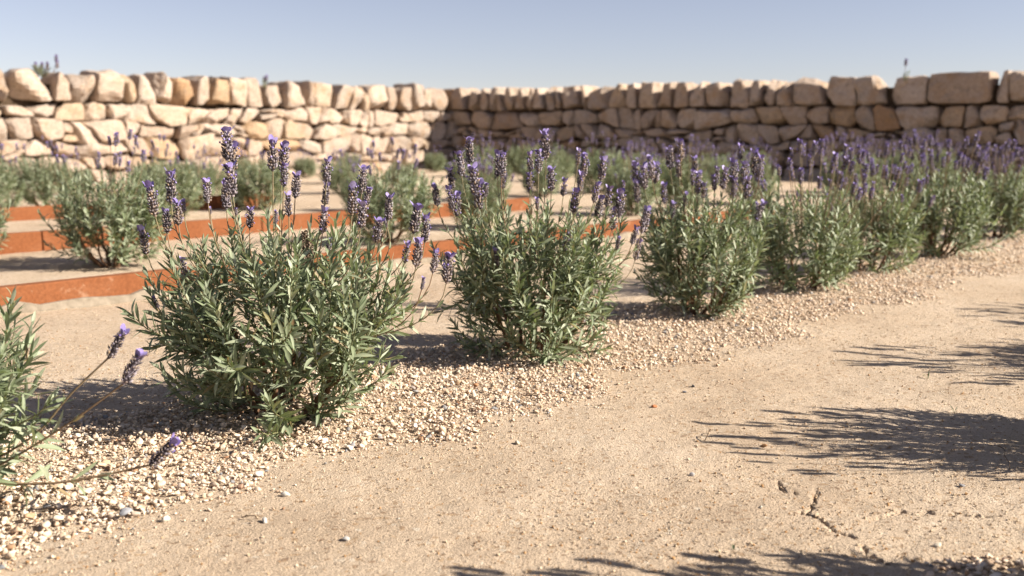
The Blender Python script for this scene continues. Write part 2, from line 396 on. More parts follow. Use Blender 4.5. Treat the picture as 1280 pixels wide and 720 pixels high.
scatter(mbk, xy, size, I1, I1F, 120, size * 0.2)
obj('sand_grit', mbk.mesh('sand_grit', [M_GRIT], smooth=False), kind='stuff')

def m_flat(name, c, rough=0.8):
    return m_plain(name, tuple(x * 0.85 for x in c), tuple(min(1, x * 1.12) for x in c), 250, rough, 0.4, 0.001)
LOOSE = [((1173, 683), 0.0125, (0.72, 0.62, 0.48), 'cream oblong pebble lying alone on the sand near the corner gravel'),
         ((1202, 607), 0.0105, (0.30, 0.29, 0.30), 'grey round pebble lying beside the largest shadow on the path'),
         ((357, 625), 0.0135, (0.74, 0.68, 0.58), 'off-white angular pebble alone on sand just past the gravel edge'),
         ((432, 678), 0.012, (0.55, 0.52, 0.48), 'pale grey pebble alone in the middle of the near sand'),
         ((331, 657), 0.013, (0.6, 0.56, 0.5), 'flat whitish pebble on sand below the off-white angular one'),
         ((955, 556), 0.011, (0.42, 0.22, 0.10), 'rust brown pebble lying in the tips of the largest shadow'),
         ((818, 508), 0.0115, (0.52, 0.19, 0.08), 'orange red pebble on the sand past the gravel edge'),
         ((866, 483), 0.0115, (0.19, 0.19, 0.21), 'dark slate pebble on the sand near the gravel edge'),
         ((856, 490), 0.008, (0.22, 0.22, 0.25), 'tiny dark pebble in front of the dark slate one'),
         ((646, 556), 0.012, (0.62, 0.52, 0.4), 'small cream pebble on open sand near the path middle'),
         ((866, 595), 0.010, (0.56, 0.52, 0.5), 'pale bluish white pebble on open sand below the shadow tips'),
         ((206, 658), 0.016, (0.72, 0.65, 0.55), 'white oval pebble half in sand below the near gravel'),
         ((157, 654), 0.020, (0.36, 0.36, 0.38), 'largest blue grey pebble on the near gravel edge')]
for k, ((px, py), s, c, lab) in enumerate(LOOSE):
    g = G(px, py); mb = MB(); mb.add(pebble_form(I2, 200 + k) * np.array([0.62, 0.45, 0.38]) * s, I2F)
    o = obj('pebble', mb.mesh('pebble', [m_flat('loose_pebble', c)])); tag(o, lab, 'pebble', 'loose pebbles on the sandy path')
    o.location = (g[0], g[1], float(zbase(g[:1], g[1:2])[0]) + s * (0.22 if k < 12 else 0.55)); o.rotation_euler = (rng.normal(0, 0.15), rng.normal(0, 0.15), rng.uniform(0, 6))

# ------------------------------------------------------------------ lavender: leaf, flower head, plant
def leaf_template(bend, twist, st, fold=0.16):
    ys = np.linspace(0, 1, st); prof = np.interp(ys, [0, 0.12, 0.35, 0.6, 0.85, 1], [0.16, 0.42, 0.92, 1.0, 0.62, 0.06]) * 0.5
    V = []; A = []
    for y, p in zip(ys, prof):
        z = -bend * y * y; tw = twist * y
        for sx in (-1, 0, 1):
            x = sx * p; zz = abs(x) * fold * 0.35
            V.append((x * math.cos(tw), y * (1 - 0.25 * abs(bend) * y), z + zz + x * math.sin(tw) * 0.18)); A.append(1.0 if sx == 0 else 0.0)
    F = []
    for a in range(st - 1):
        for b in (0, 1): F.append((a * 3 + b, a * 3 + b + 1, a * 3 + b + 4, a * 3 + b + 3))
    return np.array(V), np.array(F), np.array(A)
BENDS = [(0.02, 0.0), (0.14, 0.5), (0.26, -0.5), (0.4, 0.2), (-0.14, 0.3), (0.1, -0.9)]
LEAF5 = [leaf_template(b, t, 6) for b, t in BENDS]; LEAF3 = [leaf_template(b, t, 4) for b, t in BENDS]
LEAFME = []
for V, F, A in LEAF5:
    mb = MB(); mb.add(V, F, 0, A); LEAFME.append(mb.mesh('leaf', [M_LEAF]))

def head_mesh(seed, kind='full'):
    """unit-high flower head along +Z: whorls of calyces with florets; 'tuft' is the bracts on top"""
    r = np.random.default_rng(seed); mb = MB()
    cV = np.array([[0, 0, 0], [1, 0, 0.55], [0, 1, 0.55], [-1, 0, 0.55], [0, -1, 0.55], [0, 0, 1]], float)
    cF = np.array([[0, 2, 1], [0, 3, 2], [0, 4, 3], [0, 1, 4], [1, 2, 5], [2, 3, 5], [3, 4, 5], [4, 1, 5]])
    def frame(d):
        d = unit(d); x = unit(np.cross(d, [0.31, 0.2, 0.93])); return np.stack([x, np.cross(d, x), d], -1)
    if kind != 'tuft':
        Ms, Ps, fM, fP = [], [], [], []
        nw = 9
        for k in range(nw):
            z = 0.02 + 0.74 * k / (nw - 1); env = 0.115 * math.sin(PI * min(1, 0.22 + 0.72 * (k / (nw - 1)))) ** 0.6
            for j in range(8):
                if r.random() < 0.1: continue
                a = (j + 0.5 * (k % 2)) * PI / 4 + r.normal(0, 0.14); rd = np.array([math.cos(a), math.sin(a), 0])
                d = rd * r.uniform(0.42, 0.85) + np.array([0, 0, 0.8]); ln = r.uniform(0.13, 0.19)
                Ms.append(frame(d) * np.array([0.034, 0.034, ln]) * r.uniform(0.85, 1.2)); Ps.append(rd * env * 0.55 + [0, 0, z])
                if r.random() < ((0.04 if k < 5 else 0.11) if kind != 'full' else (0.22 if k < 5 else 0.42)):
                    q = rd * (env + 0.045) + [0, 0, z + 0.12]
                    fM.append(frame(rd + [0, 0, 0.5]) * np.array([0.045, 0.045, 0.07])); fP.append(q)
        batch(mb, cV, cF, Ms, Ps, 0); batch(mb, cV * [1, 1, 1] + [0, 0, 0], cF, fM, fP, 1)
        tube(mb, [[0, 0, -0.02], [0, 0, 0.4], [0, 0, 0.85]], [0.05, 0.075, 0.04], 6, 0)
    if kind != 'head':
        nb = r.integers(4, 6)
        for j in range(nb):
            a = j * 2 * PI / nb + r.normal(0, 0.25); rd = np.array([math.cos(a), math.sin(a), 0]); tn = np.array([-math.sin(a), math.cos(a), 0])
            ln = r.uniform(0.22, 0.36); wd = r.uniform(0.075, 0.11); sp = r.uniform(0.25, 0.65); V = []
            for y, p in ((0, 0.35), (0.4, 0.8), (0.75, 1.0), (1.0, 0.45)):
                c = rd * (0.035 + sp * ln * y * (0.5 + 0.5 * y)) + np.array([0, 0, 0.76 + ln * y * (1 - 0.25 * sp)])
                V += [c - tn * wd * p, c + rd * 0.012 - np.array([0, 0, 0.0]), c + tn * wd * p]
            mb.add(np.array(V), np.array([(q * 3 + b, q * 3 + b + 1, q * 3 + b + 4, q * 3 + b + 3) for q in range(3) for b in (0, 1)]), 2)
    return mb.mesh({'full': 'flower_head', 'head': 'flower_head', 'tuft': 'petal_tuft'}[kind], [M_CALYX, M_FLORET, M_BRACT])
HEAD = [head_mesh(s, 'head') for s in range(6)]; TUFT = [head_mesh(s + 50, 'tuft') for s in range(6)]; FULL = [head_mesh(s + 90) for s in range(5)]

def head_matrix(b, t, roll, fat=1.0):
    d = np.asarray(t, float) - b; ln = np.linalg.norm(d); z = d / ln
    x = unit(np.cross(z, [math.cos(roll), math.sin(roll), 0.05])); y = np.cross(z, x)
    m = Matrix.Identity(4)
    for c, (v, s) in enumerate(((x, ln * fat), (y, ln * fat), (z, ln))):
        for r_ in range(3): m[r_][c] = v[r_] * s
    for r_ in range(3): m[r_][3] = b[r_]
    return m

class Shoots:
    def __init__(s): s.M = []; s.P = []; s.K = []; s.tubes = []
    def leaf(s, p, d, n, L, W, k=None):
        d = unit(d); n = unit(n - d * (n @ d)); x = np.cross(d, n)
        s.M.append(np.stack([x * W, d * L, n * L], -1)); s.P.append(p); s.K.append(rng.integers(0, len(BENDS)) if k is None else k)
    def along(s, pts, t0, spacing, L0, W0, tipwhorl=True, clus=0.4):
        seg = np.linalg.norm(np.diff(pts, axis=0), axis=1); cum = np.concatenate([[0], np.cumsum(seg)]); tot = cum[-1]
        T = unit(np.gradient(pts, axis=0)); nn = max(2, int(tot * (1 - t0) / spacing)); ph = rng.uniform(0, PI)
        for q in range(nn + 1):
            f = q / nn; a = t0 * tot + f * (1 - t0) * tot
            p = np.array([np.interp(a, cum, pts[:, c]) for c in range(3)]); ax = unit(np.array([np.interp(a, cum, T[:, c]) for c in range(3)]))
            U = unit(np.cross(ax, [0.35, 0.2, 0.91])); Wv = np.cross(ax, U)
            for sgn in (0, PI):
                if rng.random() < 0.06: continue
                th = ph + q * PI / 2 + sgn + rng.normal(0, 0.28); rd = math.cos(th) * U + math.sin(th) * Wv
                an = math.radians(np.interp(f, [0, 0.6, 0.9, 1], [60, 47, 31, 15]) + rng.normal(0, 10))
                L = L0 * np.interp(f, [0, 0.25, 0.7, 1], [0.75, 1.0, 0.95, 0.55]) * rng.uniform(0.75, 1.2)
                d = ax * math.cos(an) + rd * math.sin(an); nrm = ax * math.sin(an) - rd * math.cos(an)
                s.leaf(p, d, nrm, L, W0 * rng.uniform(0.8, 1.15) * (0.75 + 0.25 * L / L0))
                if rng.random() < clus:
                    for _ in range(2):
                        th2 = th + rng.normal(0, 0.7); rd2 = math.cos(th2) * U + math.sin(th2) * Wv; an2 = an * rng.uniform(0.3, 0.8)
                        s.leaf(p, ax * math.cos(an2) + rd2 * math.sin(an2), ax * math.sin(an2) - rd2 * math.cos(an2), L * rng.uniform(0.3, 0.6), W0 * 0.6)

def grow(R, H, nshoots, Lf=0.046, Wf=0.0066, spacing=0.0095, lean=(0, 0), t0=0.42, low=0.08, nbr=9, under=0.68):
    """a bush in its own space: leafy shoots over a rounded outline, woody limbs below"""
    S = Shoots(); branches = []
    baz = rng.uniform(0, 2 * PI); heads = []
    for b in range(nbr):
        a = baz + b * 2 * PI * 0.381966 + rng.normal(0, 0.2); rr = R * (0.25 + 0.45 * ((b * 0.618) % 1)); hh = H * rng.uniform(0.35, 0.55) * (1.15 - 0.5 * rr / R)
        p0 = np.array([math.cos(a) * 0.022, math.sin(a) * 0.022, -0.01]); p2 = np.array([math.cos(a) * rr, math.sin(a) * rr, hh])
        pts = bez(p0, p0 + np.array([(p2[0]) * 0.5, p2[1] * 0.5, hh * 0.3]), p2, 7) + np.concatenate([[[0, 0, 0]], rng.normal(0, 0.004, (6, 3))])
        branches.append((pts, np.linspace(0.0075, 0.0028, 7) * rng.uniform(0.8, 1.2)))
    ga = rng.uniform(0, 2 * PI)
    for q in range(nshoots):
        f = (q + 0.5) / nshoots; az = ga + q * 2.39996 + rng.normal(0, 0.25)
        ct = 1 - f * (1 + under)                                    # cosine of the angle from upright, about the outline's middle
        st = math.sqrt(max(0, 1 - ct * ct)); j = rng.uniform(0.66, 1.07) + (0.15 if rng.random() < 0.12 else 0)
        zc = H * 0.54
        rho = R * (st ** 0.72 if ct > 0 else st ** 1.15) * j
        tip = np.array([math.cos(az) * rho, math.sin(az) * rho, zc + (H - zc) * ct ** 0.8 * j if ct > 0 else zc + zc * 1.15 * ct * j])
        tip[2] = max(tip[2], low * 0.25 + rng.uniform(0, 0.03)); tip[0] += lean[0] * tip[2]; tip[1] += lean[1] * tip[2]
        br = min(branches, key=lambda b: np.linalg.norm(b[0][-1] - tip) + rng.uniform(0, 0.05))[0]
        st_p = br[rng.integers(3, 7)] if tip[2] > 0.12 else br[rng.integers(1, 4)]
        mid = st_p * 0.45 + tip * 0.55; mid[:2] += (tip[:2] - st_p[:2]) * 0.22; mid[2] -= abs(tip[2] - st_p[2]) * 0.12 + 0.015
        mid[2] = max(mid[2], 0.012)
        pts = bez(st_p, mid, tip, 9); S.tubes.append((pts, np.linspace(0.0019, 0.0011, 9)))
        S.along(pts, t0 * rng.uniform(0.6, 1.1), spacing, Lf, Wf)
    return S, branches

def foliage_mesh(S, tmpl, skip=None, extra_tubes=True, branches=None):
    mb = MB(); M = np.array(S.M); P = np.array(S.P); K = np.array(S.K); ok = np.ones(len(P), bool)
    if skip is not None: ok[skip] = False
    for k in range(len(BENDS)):
        m = ok & (K == k)
        if m.any(): batch(mb, tmpl[k][0], tmpl[k][1], M[m], P[m], 0, tmpl[k][2])
    for pts, r in S.tubes: tube(mb, pts[::2] if len(pts) > 6 else pts, r[::2] if len(pts) > 6 else r, 4, 1)
    if branches:
        for pts, r in branches: tube(mb, pts, r, 5, 2)
    return mb.mesh('foliage', [M_LEAF, M_SHOOT, M_WOOD])

def add_stalk(root, pts, hb, ht, fat=1.0, split=True, r0=0.0013, kind=None):
    mb = MB(); tube(mb, pts, np.linspace(r0, r0 * 0.75, len(pts)), 5, 0)
    st = obj('flower_stalk', mb.mesh('flower_stalk', [M_STALK]), root)
    m = head_matrix(np.asarray(hb), np.asarray(ht), rng.uniform(0, 6), fat); k = rng.integers(0, 6)
    if kind == 'dry':
        me = FULL[k % 5].copy()
        for q in range(3): me.materials[q] = M_DRY
        h = obj('seed_head', me, st, m); h['label'] = 'dried brown seed head'; return st
    if split:
        obj('flower_head', HEAD[k], st, m); obj('petal_tuft', TUFT[rng.integers(0, 6)], st, m)
    else: obj('flower_head', FULL[k % 5], st, m)
    return st

def plant_front(name, base, R, H, nshoots, label, heads, depth_jit=0.1, nleaf=300, dry=(), sorted_by='cam', group='lavender shrubs', lean=(0, 0), Lf=0.046, extra=0, spacing=0.0095):
    """a near bush: own shape, own flower stalks, its largest leaves as parts"""
    root = empty(name, (base[0], base[1], 0), label, 'lavender', group); B = np.array([base[0], base[1], 0.0])
    S, br = grow(R, H, nshoots, lean=lean, Lf=Lf, spacing=spacing)
    for q, (tp, bt) in enumerate(list(heads) + list(dry)):
        y = base[1] + rng.uniform(-depth_jit, depth_jit) - 0.02
        t = D(*tp, y) - B; b = D(*bt, y + rng.normal(0, 0.004)) - B
        ax = unit(t - b); foot = np.array([b[0] * 0.42, b[1] * 0.5, min(b[2] * 0.6, H * 0.62)])
        pts = bez(foot, b - ax * np.linalg.norm(b - foot) * 0.45, b, 8)
        add_stalk(root, pts, b, t, kind='dry' if q >= len(heads) else None, fat=1.25 if q >= len(heads) else rng.uniform(1.0, 1.2))
        S.along(pts[:6], 0.15, 0.02, 0.034, 0.0058, clus=0.2)
    for q in range(extra): random_stalk(root, R, H, True)
    P = np.array(S.P); Mx = np.array(S.M); c = np.array([0, 0, H * 0.45]); cd = unit(np.array([0, 0, CAM_H]) - B - c)
    ln = np.linalg.norm(Mx[:, :, 1], axis=1)
    score = (P - c) @ cd / R + 0.5 * np.linalg.norm((P - c) / [R, R, H * 0.55], axis=1) + ln / Lf * 0.6 + rng.uniform(0, 0.25, len(P))
    pick = np.argsort(-score)[:nleaf]
    obj('foliage', foliage_mesh(S, LEAF5, pick), root, kind='stuff')
    for q in pick:
        m = Matrix.Identity(4)
        for r_ in range(3):
            for c_ in range(3): m[r_][c_] = Mx[q][r_][c_]
            m[r_][3] = P[q][r_]
        obj('leaf', LEAFME[S.K[q]], root, m)
    for pts, r in br:
        mb = MB(); tube(mb, pts, r, 6); obj('branch', mb.mesh('branch', [M_WOOD]), root)
    return root, S

def random_stalk(root, R, H, split, full=None):
    a = rng.uniform(0, 2 * PI); q = rng.random() ** 0.6; rr = R * q * 0.95; z = H * (0.55 + 0.42 * math.sqrt(max(0, 1 - q * q)))
    foot = np.array([math.cos(a) * rr * 0.55, math.sin(a) * rr * 0.55, z * 0.6])
    lean = np.array([math.cos(a), math.sin(a), 0]) * (0.06 + 0.22 * q) + rng.normal(0, 0.05, 3) * [1, 1, 0]
    d = unit(lean + [0, 0, 1]); b = np.array([math.cos(a) * rr, math.sin(a) * rr, z]) + d * rng.uniform(0.02, 0.14)
    L = rng.uniform(0.030, 0.052); t = b + unit(d + rng.normal(0, 0.06, 3)) * L
    pts = bez(foot, b - d * 0.06, b, 6)
    return add_stalk(root, pts, b, t, fat=rng.uniform(1.0, 1.25), split=split)

HP1 = [((186,262-34),(194,270)), ((213,212),(214,254)), ((207,260),(209,291)), ((221,250),(223,281)), ((229,249),(230,265)), ((258,223),(260,253)), ((262,258),(263,268)),
       ((283,158),(284,200)), ((293,178),(291,213)), ((285,203),(291,245)), ((282,226),(283,261)), ((313,259),(312,285)), ((295,260),(296,269)), ((176,283),(184,318)), ((227,322),(232,346)),
       ((341,172),(341,213)), ((356,178),(353,214)), ((357,203),(355,233)), ((371,215),(369,247)), ((360,240),(361,270)), ((345,263),(345,279)), ((410,197),(408,228)), ((409,228),(406,256)),
       ((406,259),(403,291)), ((441,229),(440,268)), ((455,207),(452,241)), ((462,233),(456,262)), ((454,250),(451,284)), ((487,243),(485,275)), ((475,273),(470,302)), ((480,274),(484,284)), ((412,297),(410,316)),
       ((523,254),(517,291)), ((532,268),(531,302)), ((524,298),(520,333)), ((545,312),(541,341)), ((562,315),(558,353)), ((510,303),(506,328)), ((530,346),(527,362)), ((191,370),(198,385)), ((310,224),(307,229))][:-1]
DRY1 = [((381, 288), (380, 312)), ((386, 300), (384, 330)), ((374, 302), (376, 334))]
HP2 = [((543,230),(547,257)), ((587,171),(587,204)), ((574,189),(577,219)), ((562,209),(565,236)), ((561,233),(566,262)), ((572,241),(571,270)), ((591,206),(594,243)), ((600,225),(598,262)), ((608,228),(607,246)),
       ((622,189),(622,220)), ((629,189),(627,221)), ((628,215),(629,236)), ((681,163),(682,199)), ((662,189),(663,214)), ((673,186),(673,216)), ((662,215),(662,241)), ((689,209),(689,238)), ((706,223),(704,245)),
       ((724,186),(722,206)), ((731,191),(729,222)), ((727,215),(724,240)), ((720,236),(717,266)), ((755,196),(751,225)), ((748,228),(742,253)), ((763,232),(758,258)), ((752,245),(746,273)), ((776,237),(774,271)),
       ((770,260),(765,287)), ((780,226),(778,241)), ((810,259),(802,291)), ((796,283),(790,305)), ((800,298),(794,325)), ((713,290),(706,313)), ((671,247),(672,262)), ((619,310),(622,332)), ((604,380),(605,393)), ((774,296),(771,312))]
HP3 = [((794,203),(796,232)), ((804,205),(806,236)), ((812,195),(815,224)), ((821,203),(819,229)), ((795,225),(797,253)), ((836,183),(838,211)), ((851,174),(851,201)), ((847,200),(849,222)), ((868,195),(869,217)), ((866,212),(866,232)), ((874,214),(872,242)),
       ((880,228),(879,248)), ((897,208),(895,229)), ((892,218),(893,238)), ((907,209),(904,236)), ((918,199),(916,228)), ((919,222),(917,246)), ((931,201),(929,230)), ((936,220),(932,248)), ((944,187),(942,217)), ((952,194),(949,222)), ((955,251),(945,277)),
       ((898,287),(896,311)), ((830,229),(831,254)), ((842,252),(840,272)), ((858,240),(856,258)), ((926,180),(925,200))]

gl = 'lavender shrubs in the front row on gravel'
p1, _ = plant_front('lavender_shrub', P1, 0.238, 0.37, 158, 'largest lavender shrub, in sharp focus, with a dried brown seed head in its middle', HP1, 0.12, dry=DRY1, group=gl, Lf=0.047)
b2 = G(662, 449)[:2]
p2, _ = plant_front('lavender_shrub', b2, 0.215, 0.38, 150, 'second lavender shrub along the gravel, just behind the sharply focused one', HP2, 0.12, group=gl)
b3 = G(872, 396)[:2]
p3, _ = plant_front('lavender_shrub', b3, 0.20, 0.365, 138, 'third lavender shrub along the gravel, casting shade on pale pebbles', HP3, 0.12, nleaf=250, group=gl, spacing=0.0105)
b0 = np.array([-0.93, 1.40])
p0, S0 = plant_front('lavender_shrub', b0, 0.235, 0.33, 110, 'lavender shrub cut by the left border, three flower stalks leaning over the gravel', [], 0.1, group=gl)
# its three long leaning stalks, with their leaf pairs
B0 = np.array([b0[0], b0[1], 0.0])
for path, tip, yd in (([(-60, 600), (0, 572), (50, 541), (85, 495), (136, 447)], (157, 411), 1.40), ([(-60, 605), (0, 582), (50, 553), (100, 520), (155, 479)], (177, 438), 1.36), ([(-60, 600), (20, 605), (75, 604), (130, 594), (188, 581)], (221, 549), 1.33)):
    pts = np.array([D(x, y, yd + 0.03 * (1 - k / 4)) for k, (x, y) in enumerate(path)]) - B0
    tt = np.linspace(0, 4, 14); pts = np.stack([np.interp(tt, range(5), pts[:, c]) for c in range(3)], -1)
    pts[1:-1] = (pts[:-2] + 2 * pts[1:-1] + pts[2:]) / 4
    add_stalk(p0, pts, pts[-1], D(*tip, yd) - B0, r0=0.002)
    S = Shoots(); S.along(pts[:10], 0.15, 0.036, 0.05, 0.0085, clus=0.1)
    for q in range(len(S.P)):
        m = Matrix.Identity(4)
        for r_ in range(3):
            for c_ in range(3): m[r_][c_] = S.M[q][r_][c_]
            m[r_][3] = S.P[q][r_]
        obj('leaf', LEAFME[S.K[q]], p0, m)

# bushes further off: a few kinds, each copied
NEARK, FARK = [], []
for v in range(5):
    R = (0.215, 0.235, 0.205, 0.225, 0.24)[v]; H = (0.36, 0.375, 0.35, 0.385, 0.37)[v]
    S, br = grow(R, H, (150, 135, 158, 142, 130)[v], spacing=0.0115, Lf=0.046, Wf=0.008, under=(0.56, 0.66, 0.5, 0.62, 0.58)[v], lean=((0.1, 0), (-0.15, 0.1), (0, 0), (0.18, -0.1), (-0.05, 0))[v])
    fm = foliage_mesh(S, LEAF3)
    k = empty('lavender_shrub', (0, -50, 0), '', 'lavender')
    obj('foliage', fm, k, kind='stuff')
    for pts, r in br:
        mb = MB(); tube(mb, pts, r, 5); obj('branch', mb.mesh('branch', [M_WOOD]), k)
    for _ in range(46): random_stalk(k, R, H, False)
    remember(k); NEARK.append(k)
    f = empty('lavender_shrub', (0, -50, 0), '', 'lavender')
    obj('foliage', fm, f, kind='stuff')
    for c in k.children:
        if c.name.startswith('branch'): obj('branch', c.data, f)
    for _ in range(15): random_stalk(f, R, H, False)
    remember(f); FARK.append(f)

ORD = ['first', 'second', 'third', 'fourth', 'fifth', 'sixth', 'seventh', 'eighth', 'ninth', 'tenth', 'eleventh', 'twelfth']
front = [((1005, 366), 1.0, 'fourth lavender shrub along the gravel, with grey green foliage and tall flowers'),
         ((1088, 343), 0.93, 'fifth lavender shrub along the gravel, low yellowish foliage and a small base'),
         ((1172, 322), 1.1, 'sixth lavender shrub along the gravel, broad with a dark shaded flank'),
         ((1246, 299), 1.0, 'seventh lavender shrub along the gravel, next to the pale gravel edge'),
         ((1300, 287), 1.05, 'lavender shrub cut by the right border at the far end of the front row')]
for q, ((px, py), s, lab) in enumerate(front):
    g = G(px, py); dup(NEARK[(q * 2 + 1) % 5], (g[0], g[1], 0), q * 1.7 + 0.4, s * 0.98, lab, gl)
# row across the path, beyond the right border: seen by its shadows
for q, (x, y, s) in enumerate([(0.82, 0.942, 1.0), (1.155, 1.615, 0.86), (1.77, 2.22, 1.0), (2.22, 2.82, 0.95), (2.75, 3.3, 1.0)]):
    dup(NEARK[(q * 3) % 5], (x, y, 0), q * 2.3, s, f'lavender shrub across the sandy path whose shadow is the {ORD[q]} from the near edge', 'lavender shrubs across the path')

# ------------------------------------------------------------------ dry stone walls
HT = 1.12
WC = G(565, 112, HT)[:2]; WL = G(0, 86, HT)[:2]; WR = G(1280, 89, HT)[:2]
dl = unit(WL - WC); dr = unit(WR - WC)
def rounded_cube(n):
    idx = {}; V = []; F = []
    g = np.linspace(-1, 1, n + 1)
    def vid(p):
        k = tuple(np.round(p, 5))
        if k not in idx: idx[k] = len(V); V.append(p)
        return idx[k]
    for ax in range(3):
        for s in (-1, 1):
            u, v = (ax + 1) % 3, (ax + 2) % 3
            for a in range(n):
                for b in range(n):
                    q = []
                    for (da, db) in ((0, 0), (1, 0), (1, 1), (0, 1)):
                        p = [0, 0, 0]; p[ax] = s; p[u] = g[a + da]; p[v] = g[b + db]; q.append(vid(tuple(p)))
                    F.append(q if s > 0 else q[::-1])
    return np.array(V, float), np.array(F)
RCV, RCF = rounded_cube(6)
NST = [0]
def stone(parent, org, du, dn, quad, w0, w1, rough=1.0, cuts=(5, 9)):
    """quad: (u,v) corners bl, br, tr, tl on the wall face; w0 (back) to w1 (front) along the face normal"""
    NST[0] += 1; r = np.random.default_rng(NST[0] * 13 + 5)
    e = r.uniform(7, 18); V = RCV / (np.sum(np.abs(RCV) ** e, axis=1) ** (1 / e))[:, None]
    for _ in range(r.integers(*cuts)):                              # split faces
        n_ = unit(r.normal(size=3) * [1, 1, 0.7] + [0, 0, 0.45]); d_ = r.uniform(0.86, 1.2); h_ = V @ n_
        V = V - np.clip(h_ - d_, 0, None)[:, None] * n_ * 1.0
    V[:, :2] *= 1.03 / np.abs(V[:, :2]).max(0)
    q = np.array(quad, float); a = (V[:, 0] + 1) / 2; b = (V[:, 1] + 1) / 2
    uv = ((1 - a) * (1 - b))[:, None] * q[0] + (a * (1 - b))[:, None] * q[1] + (a * b)[:, None] * q[2] + ((1 - a) * b)[:, None] * q[3]
    sz = min(np.linalg.norm(q[1] - q[0]), np.linalg.norm(q[3] - q[0]))
    cw = w0 + (w1 - w0) * (V[:, 2] + 1) / 2
    loc = np.stack([uv[:, 0], uv[:, 1], cw], -1)
    off = r.uniform(0, 50, 3)
    nz = np.stack([fnoise(loc + off, 16 / max(sz * 3, 0.3), 5, s) for s in (0, 1, 2)], -1) * 0.06 * sz * rough
    nz += np.stack([fnoise(loc + off, 55, 6, s) for s in (1, 3, 2)], -1) * 0.009
    loc = loc + nz
    tl, tr_ = r.normal(0, 0.06, 2); loc[:, 2] += (loc[:, 0] - q[:, 0].mean()) * tl + (loc[:, 1] - q[:, 1].mean()) * tr_
    P = np.concatenate([org + loc[:, :1] * du + loc[:, 2:] * dn, loc[:, 1:2]], 1)
    c = P.mean(0); mb = MB()
    mirrored = np.cross(np.append(du, 0), [0, 0, 1]) @ np.append(dn, 0) < 0
    mb.add(P - c, RCF[:, ::-1] if mirrored else RCF)
    o = obj('stone', mb.mesh('stone', [M_STONE], False), parent); o.location = c - np.array([*parent.location])
    return o
def build_wall(label, du, length, u_start, seed, cope_widths=None):
    r = np.random.default_rng(seed)
    du = np.array(du); other = dr if du is dl_ else dl
    dn = np.array([-du[1], du[0]]); dn = dn if dn @ (np.array([0, 3.0]) - WC) > 0 else -dn
    root = empty('dry_stone_wall', (WC[0], WC[1], 0), label, 'wall', 'dry stone walls round the garden')
    BODY = 0.805
    mb = MB(); u0, u1, a, b, z1 = u_start, length, -0.40, -0.15, HT - 0.12
    V = [np.append(WC + u * du + w_ * dn, z) - np.array([WC[0], WC[1], 0]) for z in (-0.1, z1) for (u, w_) in ((u0, a), (u1, a), (u1, b), (u0, b))]
    mb.add(V, [(0, 1, 2, 3), (4, 5, 6, 7), (0, 1, 5, 4), (1, 2, 6, 5), (2, 3, 7, 6), (3, 0, 4, 7)]); obj('wall_core', mb.mesh('wall_core', [M_CORE], False), root)
    # courses, their beds wavering
    hs_ = []; z = -0.03
    while z < BODY - 0.10: h = r.uniform(0.13, 0.21) if not cope_widths else r.uniform(0.105, 0.185); hs_.append(z); z += h
    hs_.append(BODY); ph = r.uniform(0, 6, len(hs_)); hs_ = np.array(hs_)
    def bed(k, u):
        if k == 0: return -0.03
        am = 0.036 if k < len(hs_) - 1 else 0.018
        return hs_[k] + am * math.sin(u * 2.3 + ph[k]) + am * 0.8 * math.sin(u * 6.1 + ph[k] * 2)
    for k in range(len(hs_) - 1):
        u = u_start + r.uniform(-0.15, 0); tilt = r.normal(0, 0.02)
        while u < length:
            h = hs_[k + 1] - hs_[k]; wd = np.clip(h * r.lognormal(0.28, 0.42), 0.10, 0.52); t2 = r.normal(0, 0.04); g = r.uniform(0.001, 0.006) if not cope_widths else r.uniform(0.003, 0.011)
            ua, ub = u, u + wd
            q = [(ua - tilt + g, bed(k, ua) + g), (ub - t2 - g, bed(k, ub) + g), (ub + t2 - g, bed(k + 1, ub) - g), (ua + tilt + g, bed(k + 1, ua) - g)]
            front = r.normal(0, 0.02)
            if r.random() < 0.12 and h > 0.15 and wd < 0.34:
                m = r.uniform(0.35, 0.65); s = r.normal(0, 0.015)
                ml = (q[0][0] * (1 - m) + q[3][0] * m, q[0][1] * (1 - m) + q[3][1] * m + s); mr = (q[1][0] * (1 - m) + q[2][0] * m, q[1][1] * (1 - m) + q[2][1] * m - s)
                stone(root, WC, du, dn, [q[0], q[1], (mr[0], mr[1] - g), (ml[0], ml[1] - g)], -0.2, front)
                stone(root, WC, du, dn, [(ml[0], ml[1] + g), (mr[0], mr[1] + g), q[2], q[3]], -0.2, front + r.normal(0, 0.014))
            else: stone(root, WC, du, dn, q, -0.2, front)
            u = ub; tilt = t2
    # coping set on edge
    u = u_start; tilt = 0; k = 0
    while u < length:
        wd = cope_widths[k] if cope_widths and k < len(cope_widths) else float(np.clip(r.lognormal(math.log(0.215), 0.34), 0.11, 0.40))
        k += 1; g = r.uniform(0.004, 0.014); lo = BODY + r.uniform(0.006, 0.03); big = wd > 0.42
        top = HT + (0.0 if big else r.normal(-0.004, 0.02 if not cope_widths else 0.011)); lean = 0.012 if big else r.normal(0.005, 0.035); sh = 0.01 if big else r.uniform(0.0, 0.06)
        q = [(u + g, lo), (u + wd - g, lo + r.normal(0, 0.008)), (u + wd - g - sh * 0.8 + lean, top + r.normal(0, 0.018)), (u + g + sh * 0.6 + lean, top + r.normal(0, 0.012))]
        stone(root, WC, du, dn, q, -0.42 + r.normal(0, 0.03), 0.0 + r.normal(0.012, 0.018), 1.15 if not big else 0.6, (3, 6) if not big else (1, 3))
        u += wd
    return root
dl_ = dl
lenR = np.linalg.norm(WR - WC); lenL = np.linalg.norm(WL - WC)
build_wall('sunlit dry stone wall of pale limestone on the left, topped by upright stones', dl, lenL + 1.6, -0.42, 3)
